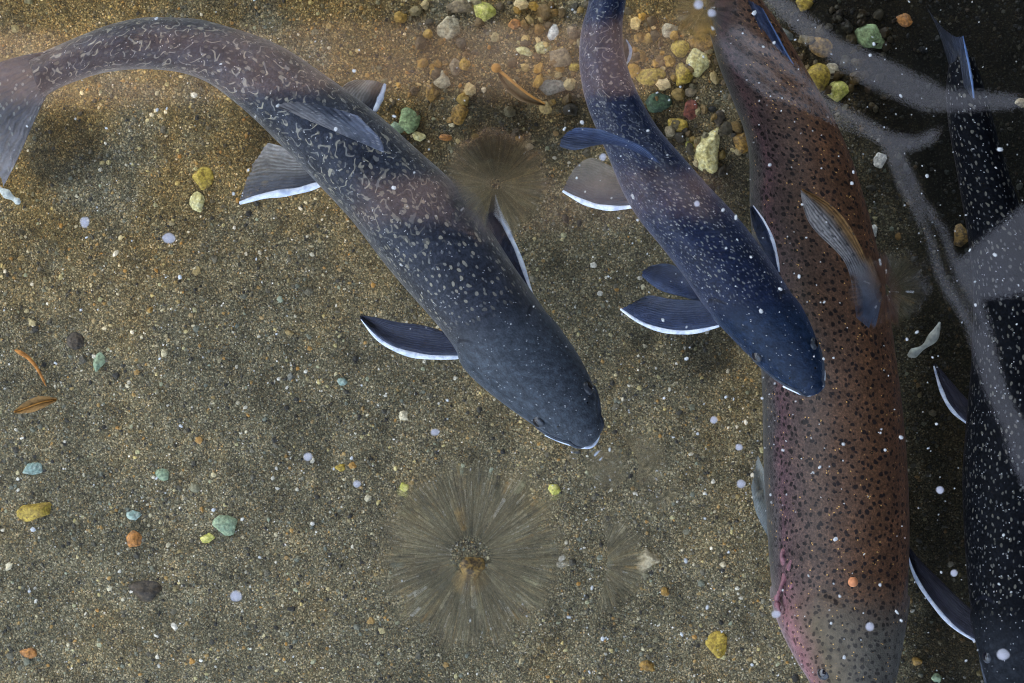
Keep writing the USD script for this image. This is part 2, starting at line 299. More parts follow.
# ---------------------------------------------------------------- fish
def sm(x, a, b):
    t = np.clip((np.asarray(x, float) - a) / (b - a), 0, 1); return t * t * (3 - 2 * t)
class Body:
    """A fish body swept along pairs of outline points (left, right as seen facing the photograph's right-hand normal), tail first."""
    def __init__(s, pairs, z, ratio, roll, n=260, nt=132, cap=.85, gill=None, lift=0.0):
        A = np.array([p[0] for p in pairs], float); B = np.array([p[1] for p in pairs], float)
        C = (A + B) / 2; L = np.r_[0, np.cumsum(np.linalg.norm(np.diff(C, axis=0), axis=1))]
        fa, fb = PchipInterpolator(L, A), PchipInterpolator(L, B)
        q = np.linspace(0, L[-1], n); a, b = fa(q), fb(q); f = q / L[-1]
        k = np.ones(3) / 3
        for _ in range(14):
            for arr in (a, b): arr[1:-1] = (arr[:-2] + 2 * arr[1:-1] + arr[2:]) / 4
        zz = PchipInterpolator(*np.array(z, float).T)(f)
        a3, b3 = at(a[:, 0], a[:, 1], zz), at(b[:, 0], b[:, 1], zz)
        c = (a3 + b3) / 2; w = np.linalg.norm(b3 - a3, axis=1) / 2
        N = (b3 - a3) / (2 * w[:, None]); N[:, 2] = 0
        # rounded snout
        m = 26; t = np.sin(np.linspace(0, np.pi / 2, m + 1)[1:]); Tn = c[-1] - c[-4]; Tn /= np.linalg.norm(Tn)
        c = np.vstack([c, c[-1] + Tn * (t * w[-1] * cap)[:, None]]); w = np.r_[w, w[-1] * np.sqrt(np.maximum(1 - t * t, 1e-5))]
        N = np.vstack([N, np.repeat(N[-1:], m, 0)]); f = np.r_[f, np.ones(m)]
        d = np.r_[0, np.cumsum(np.linalg.norm(np.diff(c, axis=0), axis=1))]; s.u = d[-1] - d
        kap = PchipInterpolator(*np.array(ratio, float).T)(f); rho = np.radians(PchipInterpolator(*np.array(roll, float).T)(f))
        s.aa = w / np.sqrt(np.cos(rho) ** 2 + (kap * np.sin(rho)) ** 2); s.bb = s.aa * kap
        s.D = np.cos(rho)[:, None] * np.array([0, 0, 1.0]) + np.sin(rho)[:, None] * N; s.S = np.cos(rho)[:, None] * N - np.sin(rho)[:, None] * np.array([0, 0, 1.0])
        s.c, s.w, s.nt, s.gill = c, w, nt, gill
        th = np.linspace(-np.pi, np.pi, nt + 1)[:-1]
        V = s.P(np.arange(len(c))[:, None], th[None, :]); nn = len(c)
        i = np.arange(nn * nt).reshape(nn, nt); j = np.roll(i, -1, 1)
        F = np.stack([i[:-1], j[:-1], j[1:], i[1:]], -1).reshape(-1, 4)
        V = np.vstack([V.reshape(-1, 3), c[:1], c[-1:]]); e = len(V)
        F = np.vstack([np.column_stack([F[:, 0], F[:, 2], F[:, 1]]), np.column_stack([F[:, 0], F[:, 3], F[:, 2]]),
                       np.column_stack([i[0], j[0], np.full(nt, e - 2)]), np.column_stack([j[-1], i[-1], np.full(nt, e - 1)])])
        vol = np.einsum('ij,ij->i', V[F[:, 0]], np.cross(V[F[:, 1]], V[F[:, 2]])).sum()
        s.F = F if vol > 0 else F[:, ::-1]; s.V = V
        r = PchipInterpolator(d, np.maximum(w, w.max() * .35))(d)
        att = np.stack([np.repeat(s.u[:, None], nt, 1), np.repeat(th[None], nn, 0), np.repeat(r[:, None], nt, 1)], -1).reshape(-1, 3)
        s.att = np.vstack([att, [[s.u[0], 0, r[0]], [s.u[-1], 0, r[-1]]]])
    def P(s, i, th):
        i = np.asarray(i); th = np.asarray(th, float); i, th = np.broadcast_arrays(i, th)
        a, b, u = s.aa[i], s.bb[i], s.u[i]; k = np.ones_like(a)
        if s.gill:
            g0 = s.gill * (1.0 - .16 * np.cos(2 * (np.abs(th) - 1.7)) ** 2 + .05)
            k += .05 * sm(np.abs(th), .45, 1.0) * sm(u, .25 * s.gill, g0 - .004) * (1 - sm(u, g0 - .0025, g0 + .0005))
            k += -.05 * np.exp(-((np.abs(th) - .95) / .16) ** 2) * np.exp(-((u - .34 * s.gill) / (.10 * s.gill)) ** 2)
        sx = np.sign(np.sin(th)) * np.abs(np.sin(th)) ** .92
        return s.c[i] + (b * np.cos(th) * k)[..., None] * s.D[i] + (a * sx * k)[..., None] * s.S[i]
    def at_u(s, u): return int(np.argmin(np.abs(s.u - u)))
    def nearest(s, px, py):
        q = at(px, py, float(s.c[:, 2].mean())); return int(np.argmin(np.linalg.norm((s.c - q)[:, :2], axis=1)))
def spline(pts, n):
    pts = np.asarray(pts, float)
    if len(pts) == 2: return pts[0] + (pts[1] - pts[0]) * np.linspace(0, 1, n)[:, None]
    L = np.r_[0, np.cumsum(np.linalg.norm(np.diff(pts, axis=0), axis=1))]
    return CubicSpline(L, pts, bc_type='natural')(np.linspace(0, L[-1], n))
def tube(path, rad, k=8, flat=1.0):
    path = np.asarray(path, float); n = len(path); rad = np.broadcast_to(rad, n)
    t = np.gradient(path, axis=0); t /= np.maximum(np.linalg.norm(t, axis=1, keepdims=True), 1e-9)
    a = np.cross(t, [0, 0, 1.0]); a /= np.maximum(np.linalg.norm(a, axis=1, keepdims=True), 1e-9); b = np.cross(a, t)
    ang = np.linspace(0, 2 * np.pi, k + 1)[:-1]
    v = path[:, None] + rad[:, None, None] * (np.cos(ang)[None, :, None] * a[:, None] + flat * np.sin(ang)[None, :, None] * b[:, None])
    i = np.arange(n * k).reshape(n, k); j = np.roll(i, -1, 1)
    f = np.stack([i[:-1], j[:-1], j[1:], i[1:]], -1).reshape(-1, 4); f = np.vstack([f[:, [0, 1, 2]], f[:, [0, 2, 3]]])
    e = n * k; f = np.vstack([f, np.column_stack([j[0], i[0], np.full(k, e)]), np.column_stack([i[-1], j[-1], np.full(k, e + 1)])])
    return np.vstack([v.reshape(-1, 3), path[:1], path[-1:]]), f
def fin(name, parent, mat, lead, trail, zl, zt, bulge=0.0, ruffle=.0015, rays=14, scallop=.02, edge=None, n=36, m=44, thick=.0005, seed=1, edge_r=.0016, edge_span=(0.05, 1.0), arch=0.0):
    """A fin between its leading and trailing edges (pixel polylines, root to tip; zl, zt: heights at root and tip)."""
    Lp, Tp = spline(lead, n), spline(trail, n); t = np.linspace(0, 1, n); s = np.linspace(0, 1, m)
    Lz = np.interp(t, np.linspace(0, 1, len(zl)), zl); Tz = np.interp(t, np.linspace(0, 1, len(zt)), zt)
    px = Lp[:, None] * (1 - s)[None, :, None] + Tp[:, None] * s[None, :, None]
    zz = Lz[:, None] * (1 - s) + Tz[:, None] * s
    out = (Lp[-1] - Lp[0] + Tp[-1] - Tp[0]) / 2
    g = np.random.default_rng(seed)
    ragged = np.interp(s, np.linspace(0, 1, rays + 1), g.uniform(-1, 1, rays + 1)) * scallop + scallop * .6 * np.cos(2 * np.pi * s * rays)
    px = px + ((bulge * 4 * s * (1 - s) + ragged * np.sin(np.pi * np.clip(s, .02, .98)) ** .5)[None, :, None] * (t ** 2.2)[:, None, None]) * out
    zz = zz + ruffle * np.cos(2 * np.pi * s * rays)[None] * (.3 + .7 * t[:, None]) * .35 + ruffle * 2.5 * np.sin(s * 7 + seed)[None] * (t ** 1.5)[:, None] + arch * (np.sin(np.pi * t)[:, None] * np.ones(m))
    V = at(px[..., 0], px[..., 1], zz)
    nr = np.cross(np.gradient(V, axis=0), np.gradient(V, axis=1)); nr /= np.maximum(np.linalg.norm(nr, axis=2, keepdims=True), 1e-9)
    th = thick * (1.25 - t)[:, None, None]
    top, bot = (V + nr * th).reshape(-1, 3), (V - nr * th).reshape(-1, 3)
    i = np.arange(n * m).reshape(n, m); q = np.stack([i[:-1, :-1], i[1:, :-1], i[1:, 1:], i[:-1, 1:]], -1).reshape(-1, 4)
    rim = np.r_[i[0], i[1:, -1], i[-1, -2::-1], i[-2:0:-1, 0]]; rim2 = np.roll(rim, -1); K = n * m
    F4 = np.vstack([q, q[:, ::-1] + K, np.column_stack([rim, rim2, rim2 + K, rim + K])])
    F = np.vstack([F4[:, [0, 1, 2]], F4[:, [0, 2, 3]]])
    att = np.stack(np.broadcast_arrays(s[None, :], t[:, None], 0 * zz), -1).reshape(-1, 3); att = np.vstack([att, att])
    _, pr = obj(name, (np.vstack([top, bot]), F), mat, parent, smooth=True, attrs={'fin': (att, 'vertex')})
    if edge is not None:
        k0, k1 = int(edge_span[0] * (n - 1)), int(edge_span[1] * (n - 1)) + 1
        path = V[k0:k1, 0]; tt = np.linspace(0, 1, len(path)); rr = edge_r * (.35 + .65 * np.sin(np.pi * np.clip(tt * .85 + .12, 0, 1))) * (1 + .10 * np.sin(tt * 17 + seed))
        obj('fin_edge', tube(path, rr, 8, .6), edge, pr, smooth=True)
    return pr
def ball(c, r, nrm=None, flat=1.0, sub=2):
    m = trimesh.creation.icosphere(subdivisions=sub, radius=1.0); v = np.array(m.vertices) * r
    if nrm is not None:
        nrm = np.asarray(nrm, float) / np.linalg.norm(nrm); v[:, 2] *= flat
        v = v @ trimesh.geometry.align_vectors([0, 0, 1], nrm)[:3, :3].T
    return v + np.asarray(c), np.array(m.faces)
def eye(body, parent, px, py, th, r=.0048, i=None):
    i = body.nearest(px, py) if i is None else i
    p = body.P(i, th); n = p - body.c[i]
    _, e = obj('eye', ball(p - n / np.linalg.norm(n) * r * .25, r, n, .62), M['iris'], parent, smooth=True)
    q = p + n / np.linalg.norm(n) * r * .22
    obj('pupil', ball(q, r * .62, n, .35), M['pupil'], e, smooth=True)
def lip(parent, pts, z, r=.0012, mat=None, name='lip'):
    p = spline(pts, 30); v = at(p[:, 0], p[:, 1], np.interp(np.linspace(0, 1, 30), np.linspace(0, 1, len(z)), z))
    obj(name, tube(v, r * (.3 + .7 * np.sin(np.pi * np.linspace(.06, .94, 30))), 8), mat or M['white_edge'], parent, smooth=True)

def char_skin(name, back, side, belly, spot, head, head_u, dot, worm, worm_from, spot_amt=1.0, gloss=.34, gill=.12, spec=.12):
    g = G(); a = g.attr('fuv'); s = g('separate_xyz', vector=a)
    u, th, r = s + '.x', s + '.y', s + '.z'
    at_ = g.math('absolute', th); v = g.math('multiply', th, r)
    p = g('combine_xyz', 'vector', x=u, y=v, z=0.0)
    wp = g.vmath('add', p, g.vmath('multiply', g.vmath('subtract', g.noise(p, 90., 2., .5, 'color'), (.5, .5, .5)), (.006, .006, 0.)))
    c = g.mix(g.rng(at_, .5, 1.35), back, side); c = g.mix(g.rng(at_, 1.45, 2.0), c, belly)
    c = g.mix(1.0, c, g.ramp(g.noise(p, 55., 5., .65), [(.28, grey(.55)), (.5, grey(1)), (.72, grey(1.5))]), 'multiply')
    c = g.mix(1.0, c, g.ramp(g.noise(p, 330., 3., .7), [(.32, grey(.6)), (.5, grey(1)), (.68, grey(1.6))]), 'multiply')
    c = g.mix(g.rng(u, head_u * 1.15, head_u * .75), c, g.mix(1.0, head, g.ramp(g.noise(p, 150., 5., .8), [(.3, grey(.4)), (.5, grey(1)), (.7, grey(1.9))]), 'multiply'))
    body = g.rng(u, head_u * .95, head_u * 1.3)
    d = g.voro2(g.vmath('multiply', wp, (.62, 1., 1.)), 1 / dot, rnd=.85)
    dsz = g.voro2(g.vmath('multiply', wp, (.62, 1., 1.)), 1 / dot, 'color', .85); dr = g('separate_color', 'r', color=dsz)
    dots = g.rng(d, g.math('add', .17, g.math('multiply', dr, .10)), g.math('add', .09, g.math('multiply', dr, .09)))
    dots = g.math('multiply', dots, g.rng(g.noise(p, 45., 2.), .22, .40))
    wq = g.vmath('add', p, g.vmath('multiply', g.vmath('subtract', g.noise(p, 40., 1., .5, 'color'), (.5, .5, .5)), (.012, .012, 0.)))
    nz = g.math('fraction', g.math('multiply', g.noise(wq, 1 / worm, 0., .5), 2.7)); line = g.rng(g.math('absolute', g.math('subtract', nz, .5)), .14, .05)
    line = g.math('multiply', line, g.rng(g.noise(g.vmath('add', p, (3., 1., 0.)), 1.55 / worm, 0.), .44, .52))
    wm = g.math('multiply', g.rng(g.math('add', u, g.math('multiply', g.noise(p, 40., 1.), .08)), worm_from, worm_from + .16), g.rng(at_, 1.35, .95))
    pat = g.math('maximum', g.math('multiply', line, wm), g.math('multiply', dots, g.math('subtract', 1.0, g.math('multiply', wm, .7))))
    pat = g.math('multiply', g.math('multiply', pat, body), spot_amt)
    c = g.mix(pat, c, g.mix(1.0, spot, g.ramp(dr, [(0, (.6, .62, .7)), (1, (1.25, 1.15, .95))]), 'multiply'))
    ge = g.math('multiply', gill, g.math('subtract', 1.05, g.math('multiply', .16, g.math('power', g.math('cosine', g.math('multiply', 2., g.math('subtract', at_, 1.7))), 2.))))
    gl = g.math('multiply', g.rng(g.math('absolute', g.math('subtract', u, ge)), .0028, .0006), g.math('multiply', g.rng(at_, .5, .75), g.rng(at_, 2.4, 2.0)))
    c = g.mix(g.math('multiply', gl, .75), c, (.008, .009, .014))  # gill crease shade painted into the skin as a dark line
    spk = g.math('multiply', g.rng(g.voro2(p, 260.), .16, .08), g.rng(g.noise(p, 210., 0.), .62, .66))
    c = g.mix(g.math('multiply', spk, .6), c, (.55, .56, .58))
    h = g.math('add', g.math('multiply', g.voro2(p, 520.), .5), g.noise(p, 60., 3.))
    n = g('bump', 'normal', height=h, strength=.35, distance=.0012)
    return g.build(name, surface=g('principled_bsdf', 'BSDF', base_color=c, roughness=gloss, normal=n, specular_ior_level=spec))
def trout_skin():
    g = G(); a = g.attr('fuv'); s = g('separate_xyz', vector=a); u, th, r = s + '.x', s + '.y', s + '.z'
    v = g.math('multiply', th, r); p = g('combine_xyz', 'vector', x=u, y=v, z=0.0)
    wob = g.math('add', th, g.math('multiply', g.math('subtract', g.noise(p, 22., 2.), .5), .5))
    c = g.ramp(g.math('divide', g.math('add', wob, math.pi), 2 * math.pi), [(0, (.20, .19, .18)), (.10, (.06, .06, .06)), (.17, (.042, .042, .043)), (.22, (.050, .044, .047)), (.25, (.070, .042, .050)), (.29, (.058, .040, .040)), (.35, (.062, .041, .032)), (.48, (.074, .038, .021)), (.60, (.072, .038, .026)), (.70, (.062, .046, .046)), (.85, (.14, .13, .13)), (1, (.20, .19, .18))])
    c = g.mix(1.0, c, g.ramp(g.noise(p, 60., 5., .7), [(.28, grey(.6)), (.5, grey(1)), (.74, (1.55, 1.45, 1.3))]), 'multiply')
    c = g.mix(1.0, c, g.ramp(g.noise(p, 420., 3., .7), [(.32, grey(.55)), (.5, grey(1)), (.68, (1.7, 1.6, 1.45))]), 'multiply')
    hd = g.rng(g.math('add', u, g.math('multiply', g.noise(p, 30., 2.), .03)), .175, .12)
    hc = g.ramp(g.math('divide', g.math('add', wob, math.pi), 2 * math.pi), [(0, (.5, .45, .42)), (.2, (.17, .12, .13)), (.25, (.19, .095, .105)), (.31, (.13, .085, .07)), (.35, (.095, .075, .05)), (.5, (.072, .065, .053)), (.7, (.08, .08, .08)), (1, (.4, .4, .4))])
    c = g.mix(hd, c, g.mix(1.0, hc, g.ramp(g.noise(p, 110., 4., .7), [(.3, grey(.65)), (.7, grey(1.35))]), 'multiply'))
    wp = g.vmath('add', p, g.vmath('multiply', g.vmath('subtract', g.noise(p, 160., 2., .5, 'color'), (.5, .5, .5)), (.005, .005, 0.)))
    d = g.voro2(wp, 155., rnd=.85); dr = g('separate_color', 'r', color=g.voro2(wp, 155., 'color', .85))
    dots = g.rng(d, g.math('add', .21, g.math('multiply', dr, .17)), g.math('add', .10, g.math('multiply', dr, .13)))
    keep = g.math('multiply', g.rng(g.math('absolute', g.math('subtract', th, .0)), 2.15, 1.6), g.math('subtract', 1.0, g.math('multiply', hd, .25)))
    c = g.mix(g.math('multiply', g.math('multiply', dots, keep), .93), c, (.008, .007, .008))
    gold = g.math('multiply', g.rng(g.voro2(p, 230.), .17, .09), g.rng(g.noise(p, 120., 1.), .60, .66))
    c = g.mix(g.math('multiply', gold, .8), c, (.55, .33, .10))
    h = g.math('add', g.math('multiply', g.voro2(p, 560.), .6), g.noise(p, 60., 3.)); n = g('bump', 'normal', height=h, strength=.35, distance=.0012)
    return g.build('trout_skin', surface=g('principled_bsdf', 'BSDF', base_color=c, roughness=.38, normal=n, specular_ior_level=.12))
def fin_look(name, stops, rays=16, a0=1.0, a1=.75, dots=None, tip=None, root=None):
    """stops: colour from the leading (0) to the trailing edge (1)."""
    g = G(); s = g('separate_xyz', vector=g.attr('fin')); x, t = s + '.x', s + '.y'; p = g('geometry', 'position')
    xn = g.math('add', x, g.math('multiply', g.math('subtract', g.noise(p, 60., 3., .6), .5), .20))
    c = g.ramp(xn, stops)
    if tip: c = g.mix(g.rng(t, .45, 1.0), c, tip)
    if root: c = g.mix(g.rng(t, .05, .55), root, c)
    ray = g.math('sine', g.math('multiply', xn, 2 * math.pi * rays * 1.0))
    c = g.mix(1.0, c, g.ramp(g.math('add', g.math('multiply', ray, .5), .5), [(0, grey(.78)), (1, grey(1.2))]), 'multiply')
    if dots: 
        sp = g.rng(g.voro(g('combine_xyz', 'vector', x=x, y=g.math('multiply', t, dots[1]), z=0.0), dots[2], rnd=.7), .30, .18); c = g.mix(g.math('multiply', sp, .85), c, dots[0])
    c = g.mix(1.0, c, g.ramp(g.noise(p, 130., 3., .7), [(.3, grey(.65)), (.7, grey(1.35))]), 'multiply')
    al = g.math('multiply', g.rng(t, .15, 1.0, a0, a1, 'linear'), g.math('add', .86, g.math('multiply', ray, .14)), clamp=True)
    n = g('bump', 'normal', height=ray, strength=.5, distance=.0006)
    ps = g('principled_bsdf', 'BSDF', base_color=c, roughness=.45, normal=n, specular_ior_level=.2)
    sh = g('mix_closure', 'closure', fac=.22, closure1=ps, closure2=g('translucent_bsdf', 'BSDF', color=c))
    return g.build(name, surface=g('mix_closure', 'closure', fac=al, closure1=g('transparent_bsdf', 'BSDF'), closure2=sh))
def edge_look():
    g = G(); p = g('geometry', 'position')
    c = g.ramp(g.noise(p, 160., 3., .6), [(.35, (.40, .47, .62)), (.6, (.72, .77, .85))])
    return g.build('white_fin_edge', surface=g('principled_bsdf', 'BSDF', base_color=c, roughness=.5, specular_ior_level=.2))
M['white_edge'] = edge_look()
M['blue_edge'] = plain('blue_edge', (.07, .12, .24), .5, .3, 160., .4)
M['iris'] = plain('iris', (.035, .04, .05), .25, .4, 300., .5); M['pupil'] = plain('pupil', (.004, .004, .006), .1, .6)
M['gill_flesh'] = plain('gill_flesh', (.17, .075, .09), .5, .3, 160., .5)

def base_of(body): c = body.c[len(body.c) // 2]; return (c[0], c[1], float(body.V[:, 2].min()))

# --- largest char, curving in from the left edge
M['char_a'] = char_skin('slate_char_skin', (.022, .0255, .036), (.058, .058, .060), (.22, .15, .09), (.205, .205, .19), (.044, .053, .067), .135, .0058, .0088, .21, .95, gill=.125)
b1 = Body([((30, 57), (45, 97)), ((55, 46), (60, 88)), ((84, 34), (80, 80)), ((118, 22), (108, 72)), ((151, 17), (142, 69)), ((190, 18), (172, 71)), ((236, 29), (203, 80)), ((275, 43), (236, 103)), ((325, 75), (277, 141)),
           ((375, 112), (318, 184)), ((420, 152), (353, 222)), ((455, 184), (384, 263)), ((489, 228), (412, 296)), ((515, 268), (435, 322)), ((540, 303), (452, 344)), ((560, 332), (467, 369)), ((578, 357), (494, 395)), ((590, 378), (525, 419)), ((598, 400), (555, 438)), ((599, 416), (570, 442))],
          [(0, .11), (.4, .10), (.8, .092), (1, .085)], [(0, 1.7), (.2, 1.35), (.5, 1.12), (.8, .95), (1, .62)], [(0, 12), (.3, 4), (1, 0)], gill=.125)
t1 = thing('char_fish', base_of(b1), 'large slate grey char with pale worm markings curving in from the left edge', 'fish', None)
obj('body', (b1.V, b1.F), M['char_a'], t1, smooth=True, attrs={'fuv': (b1.att, 'vertex')})
M['fin_grey'] = fin_look('grey_fin', [(0, (.10, .11, .14)), (.10, (.04, .045, .06)), (.28, (.05, .053, .065)), (.5, (.17, .17, .17)), (1, (.34, .33, .32))], 13, 1.0, .5)
M['fin_navy'] = fin_look('navy_fin', [(0, (.08, .10, .15)), (.2, (.022, .027, .05)), (1, (.025, .03, .05))], 12, 1.0, .93)
M['fin_tail'] = fin_look('tail_fin', [(0, (.16, .155, .165)), (.3, (.09, .085, .095)), (.6, (.06, .058, .068)), (1, (.05, .05, .06))], 13, 1.0, .8, dots=((.3, .3, .28), 1.6, 11.), tip=(.17, .165, .175))
M['fin_back'] = fin_look('back_fin', [(0, (.075, .085, .12)), (.4, (.045, .05, .065)), (1, (.11, .105, .11))], 9, 1.0, .92, dots=((.2, .2, .21), 1.6, 10.))
fin('tail_fin', t1, M['fin_tail'], [(48, 92), (31, 128), (16, 162), (3, 187)], [(62, 50), (22, 56), (-20, 72), (-60, 104)], (.11, .10), (.125, .12), bulge=-.12, rays=20, seed=3)
fin('dorsal_fin', t1, M['fin_back'], [(384, 152), (382, 143), (372, 130), (358, 116)], [(312, 121), (300, 116), (288, 111), (275, 107)], (.146, .162, .178, .184), (.152, .166, .178, .180), bulge=.35, ruffle=.002, rays=10, seed=4)
fin('pelvic_fin', t1, M['fin_grey'], [(330, 180), (300, 190), (268, 195), (240, 203)], [(306, 158), (292, 152), (280, 146), (268, 143)], (.075, .062), (.075, .07), bulge=.08, edge=M['white_edge'], seed=5, edge_r=.0034)
fin('pelvic_fin', t1, M['fin_grey'], [(368, 122), (374, 112), (380, 98), (385, 84)], [(338, 94), (342, 88), (350, 82), (356, 80)], (.08, .07), (.08, .075), bulge=.06, edge=M['white_edge'], edge_span=(.3, 1), seed=6, edge_r=.0030)
fin('pectoral_fin', t1, M['fin_navy'], [(462, 357), (432, 357), (398, 350), (376, 336), (362, 319)], [(448, 334), (425, 326), (396, 322), (378, 318), (366, 316)], (.082, .066), (.082, .072), bulge=.03, edge=M['white_edge'], seed=7, edge_r=.0026)
fin('pectoral_fin', t1, M['fin_navy'], [(534, 302), (524, 270), (512, 240), (502, 222), (495, 209)], [(516, 280), (500, 255), (489, 232), (488, 218), (490, 208)], (.082, .066), (.082, .072), edge=M['white_edge'], seed=8, edge_r=.0020)
def head_parts(body, parent, i, r, th=1.06):
    for sg in (-1, 1): eye(body, parent, 0, 0, sg * th, r, i=i)
    n_ = len(body.c); j0, j1 = i + int((n_ - 28 - i) * .1), n_ - 12
    for sg in (-1, 1):
        k = np.linspace(j0, j1, 24).astype(int); t_ = np.linspace(0, 1, 24)
        path = body.P(k, sg * (1.50 - .12 * t_)); obj('jaw', tube(path, r * .34 * np.sin(np.pi * np.clip(t_ * .9 + .08, 0, 1)) ** .6, 8), M['jaw'], parent, smooth=True)
        q = body.P(np.array(n_ - 34), sg * .62); obj('nostril', ball(q, .0011, q - body.c[n_ - 34], .4, 1), M['pupil'], parent, smooth=True)
M['jaw'] = plain('jaw_skin', (.042, .050, .066), .4, .15, 200., .6)
head_parts(b1, t1, b1.nearest(562, 404), .0066)
lip(t1, [(545, 435), (560, 441), (578, 446), (592, 446), (598, 438), (600, 424)], (.075, .078, .075), .0016)
M['nostril'] = M['pupil']

# --- middle char, deep blue, above the trout
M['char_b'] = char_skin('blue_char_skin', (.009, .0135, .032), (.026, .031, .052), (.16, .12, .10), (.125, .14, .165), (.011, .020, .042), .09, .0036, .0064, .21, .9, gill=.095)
b2 = Body([((600, -130), (636, -130)), ((590, -60), (630, -60)), ((589, 0), (626, 0)), ((581, 30), (622, 28)), ((579, 58), (624, 53)), ((582, 85), (630, 75)), ((588, 108), (642, 102)), ((597, 130), (659, 130)), ((609, 158), (680, 154)), ((621, 188), (708, 186)), ((638, 218), (730, 209)),
           ((661, 246), (754, 238)), ((684, 276), (775, 268)), ((705, 307), (793, 296)), ((727, 331), (807, 320)), ((748, 354), (816, 340)), ((770, 374), (821, 357)), ((788, 386), (823, 371)), ((799, 391), (822, 380))],
          [(0, .13), (.5, .16), (.75, .19), (1, .19)], [(0, 1.6), (.35, 1.3), (.6, 1.12), (.85, .95), (1, .62)], [(0, 0), (.35, 8), (.6, 5), (1, 0)], gill=.095)
t2 = thing('char_fish', base_of(b2), 'deep blue char with its head over the brown trout', 'fish', None)
obj('body', (b2.V, b2.F), M['char_b'], t2, smooth=True, attrs={'fuv': (b2.att, 'vertex')})
M['fin_blue'] = fin_look('blue_fin', [(0, (.05, .07, .13)), (.25, (.016, .024, .055)), (1, (.035, .045, .075))], 14, 1.0, .93)
M['fin_brown'] = fin_look('brown_fin', [(0, (.06, .07, .09)), (.15, (.035, .035, .045)), (.5, (.075, .066, .06)), (1, (.15, .13, .105))], 16, 1.0, .6)
fin('tail_fin', t2, M['fin_blue'], [(600, -126), (590, -160), (570, -195)], [(636, -126), (646, -160), (660, -195)], (.13, .13), (.13, .13), bulge=-.15, seed=13)
fin('dorsal_fin', t2, M['fin_blue'], [(660, 163), (644, 148), (620, 137), (596, 129), (575, 128)], [(612, 140), (598, 143), (584, 148), (572, 150), (560, 146)], (.205, .222, .224, .215), (.205, .205, .20, .196), bulge=.05, rays=10, seed=14)
fin('pelvic_fin', t2, M['fin_brown'], [(636, 206), (610, 208), (586, 203), (563, 191)], [(614, 168), (602, 162), (592, 158), (584, 160)], (.145, .125), (.145, .13), bulge=.06, edge=M['white_edge'], seed=15, edge_r=.0024)
fin('anal_fin', t2, M['fin_brown'], [(625, 66), (629, 58), (630, 48), (626, 40)], [(620, 44), (622, 42), (623, 40), (624, 38)], (.115, .105), (.115, .11), edge=M['white_edge'], seed=16, edge_r=.0016)
fin('pectoral_fin', t2, M['fin_blue'], [(722, 325), (690, 332), (662, 330), (640, 322), (621, 309)], [(700, 300), (682, 300), (664, 298), (648, 296), (637, 301)], (.175, .150), (.175, .158), edge=M['white_edge'], seed=17, edge_r=.0020)
fin('pectoral_fin', t2, M['fin_blue'], [(704, 303), (680, 296), (660, 290), (642, 276)], [(692, 284), (680, 270), (668, 264), (652, 266)], (.17, .156), (.17, .162), seed=18, bulge=.05)
fin('pectoral_fin', t2, M['fin_blue'], [(779, 274), (775, 250), (766, 226), (753, 206)], [(770, 262), (762, 246), (754, 228), (750, 208)], (.175, .16), (.175, .16), edge=M['white_edge'], seed=19, edge_r=.0017)
head_parts(b2, t2, b2.nearest(783, 347), .0056)
lip(t2, [(783, 386), (796, 391), (809, 394), (819, 388), (824, 376), (823, 366)], (.178, .182, .178), .0020)

# --- brown trout
M['trout'] = trout_skin()
b3 = Body([((688, -90), (728, -92)), ((696, -50), (740, -54)), ((704, 0), (757, -4)), ((712, 35), (778, 26)), ((721, 65), (801, 66)), ((735, 100), (824, 106)), ((748, 135), (842, 143)), ((752, 165), (853, 172)), ((752, 200), (863, 206)), ((755, 240), (873, 245)), ((758, 290), (884, 300)), ((762, 340), (892, 355)),
           ((765, 400), (899, 410)), ((766, 460), (904, 470)), ((769, 520), (906, 530)), ((773, 580), (905, 585)), ((779, 615), (901, 625)), ((795, 655), (897, 660)), ((811, 683), (893, 690)), ((828, 715), (886, 720)), ((842, 738), (878, 740))],
          [(0, .085), (.5, .080), (1, .078)], [(0, 1.7), (.3, 1.45), (.6, 1.35), (.85, 1.25), (1, 1.0)], [(0, 30), (.4, 30), (.8, 26), (1, 20)], gill=.135)
t3 = thing('trout', base_of(b3), 'big brown trout with dark spots and a pink gill, seen from above', 'fish')
obj('body', (b3.V, b3.F), M['trout'], t3, smooth=True, attrs={'fuv': (b3.att, 'vertex')})
M['fin_trout'] = fin_look('trout_back_fin', [(0, (.20, .11, .04)), (.2, (.21, .125, .055)), (.42, (.13, .12, .12)), (.7, (.19, .185, .185)), (1, (.22, .21, .21))], 9, 1.0, .96, dots=((.02, .02, .025), 2.0, 9.), root=(.030, .038, .06))
M['fin_clear'] = fin_look('clear_fin', [(0, (.12, .14, .15)), (1, (.16, .17, .16))], 14, .9, .6)
fin('dorsal_fin', t3, M['fin_trout'], [(869, 328), (875, 296), (867, 262), (853, 232), (832, 206), (802, 189)], [(857, 318), (853, 290), (845, 262), (828, 243), (809, 222), (801, 194)], (.142, .165, .182, .190, .190), (.155, .176, .184, .186, .186), rays=9, seed=23, ruffle=.002, scallop=.01)
fin('anal_fin', t3, M['fin_blue'], [(800, 76), (788, 56), (776, 34), (762, 8)], [(786, 70), (770, 46), (758, 24), (748, 0)], (.12, .125), (.12, .12), seed=24, edge=M['blue_edge'], edge_r=.0009)
fin('pectoral_fin', t3, M['fin_clear'], [(781, 560), (768, 536), (756, 512), (751, 486)], [(778, 540), (772, 505), (766, 476), (758, 456)], (.045, .035), (.045, .04), seed=25)
fin('pelvic_fin', t3, M['fin_clear'], [(900, 560), (908, 535), (906, 510)], [(900, 535), (903, 520), (902, 505)], (.05, .045), (.05, .045), seed=26)
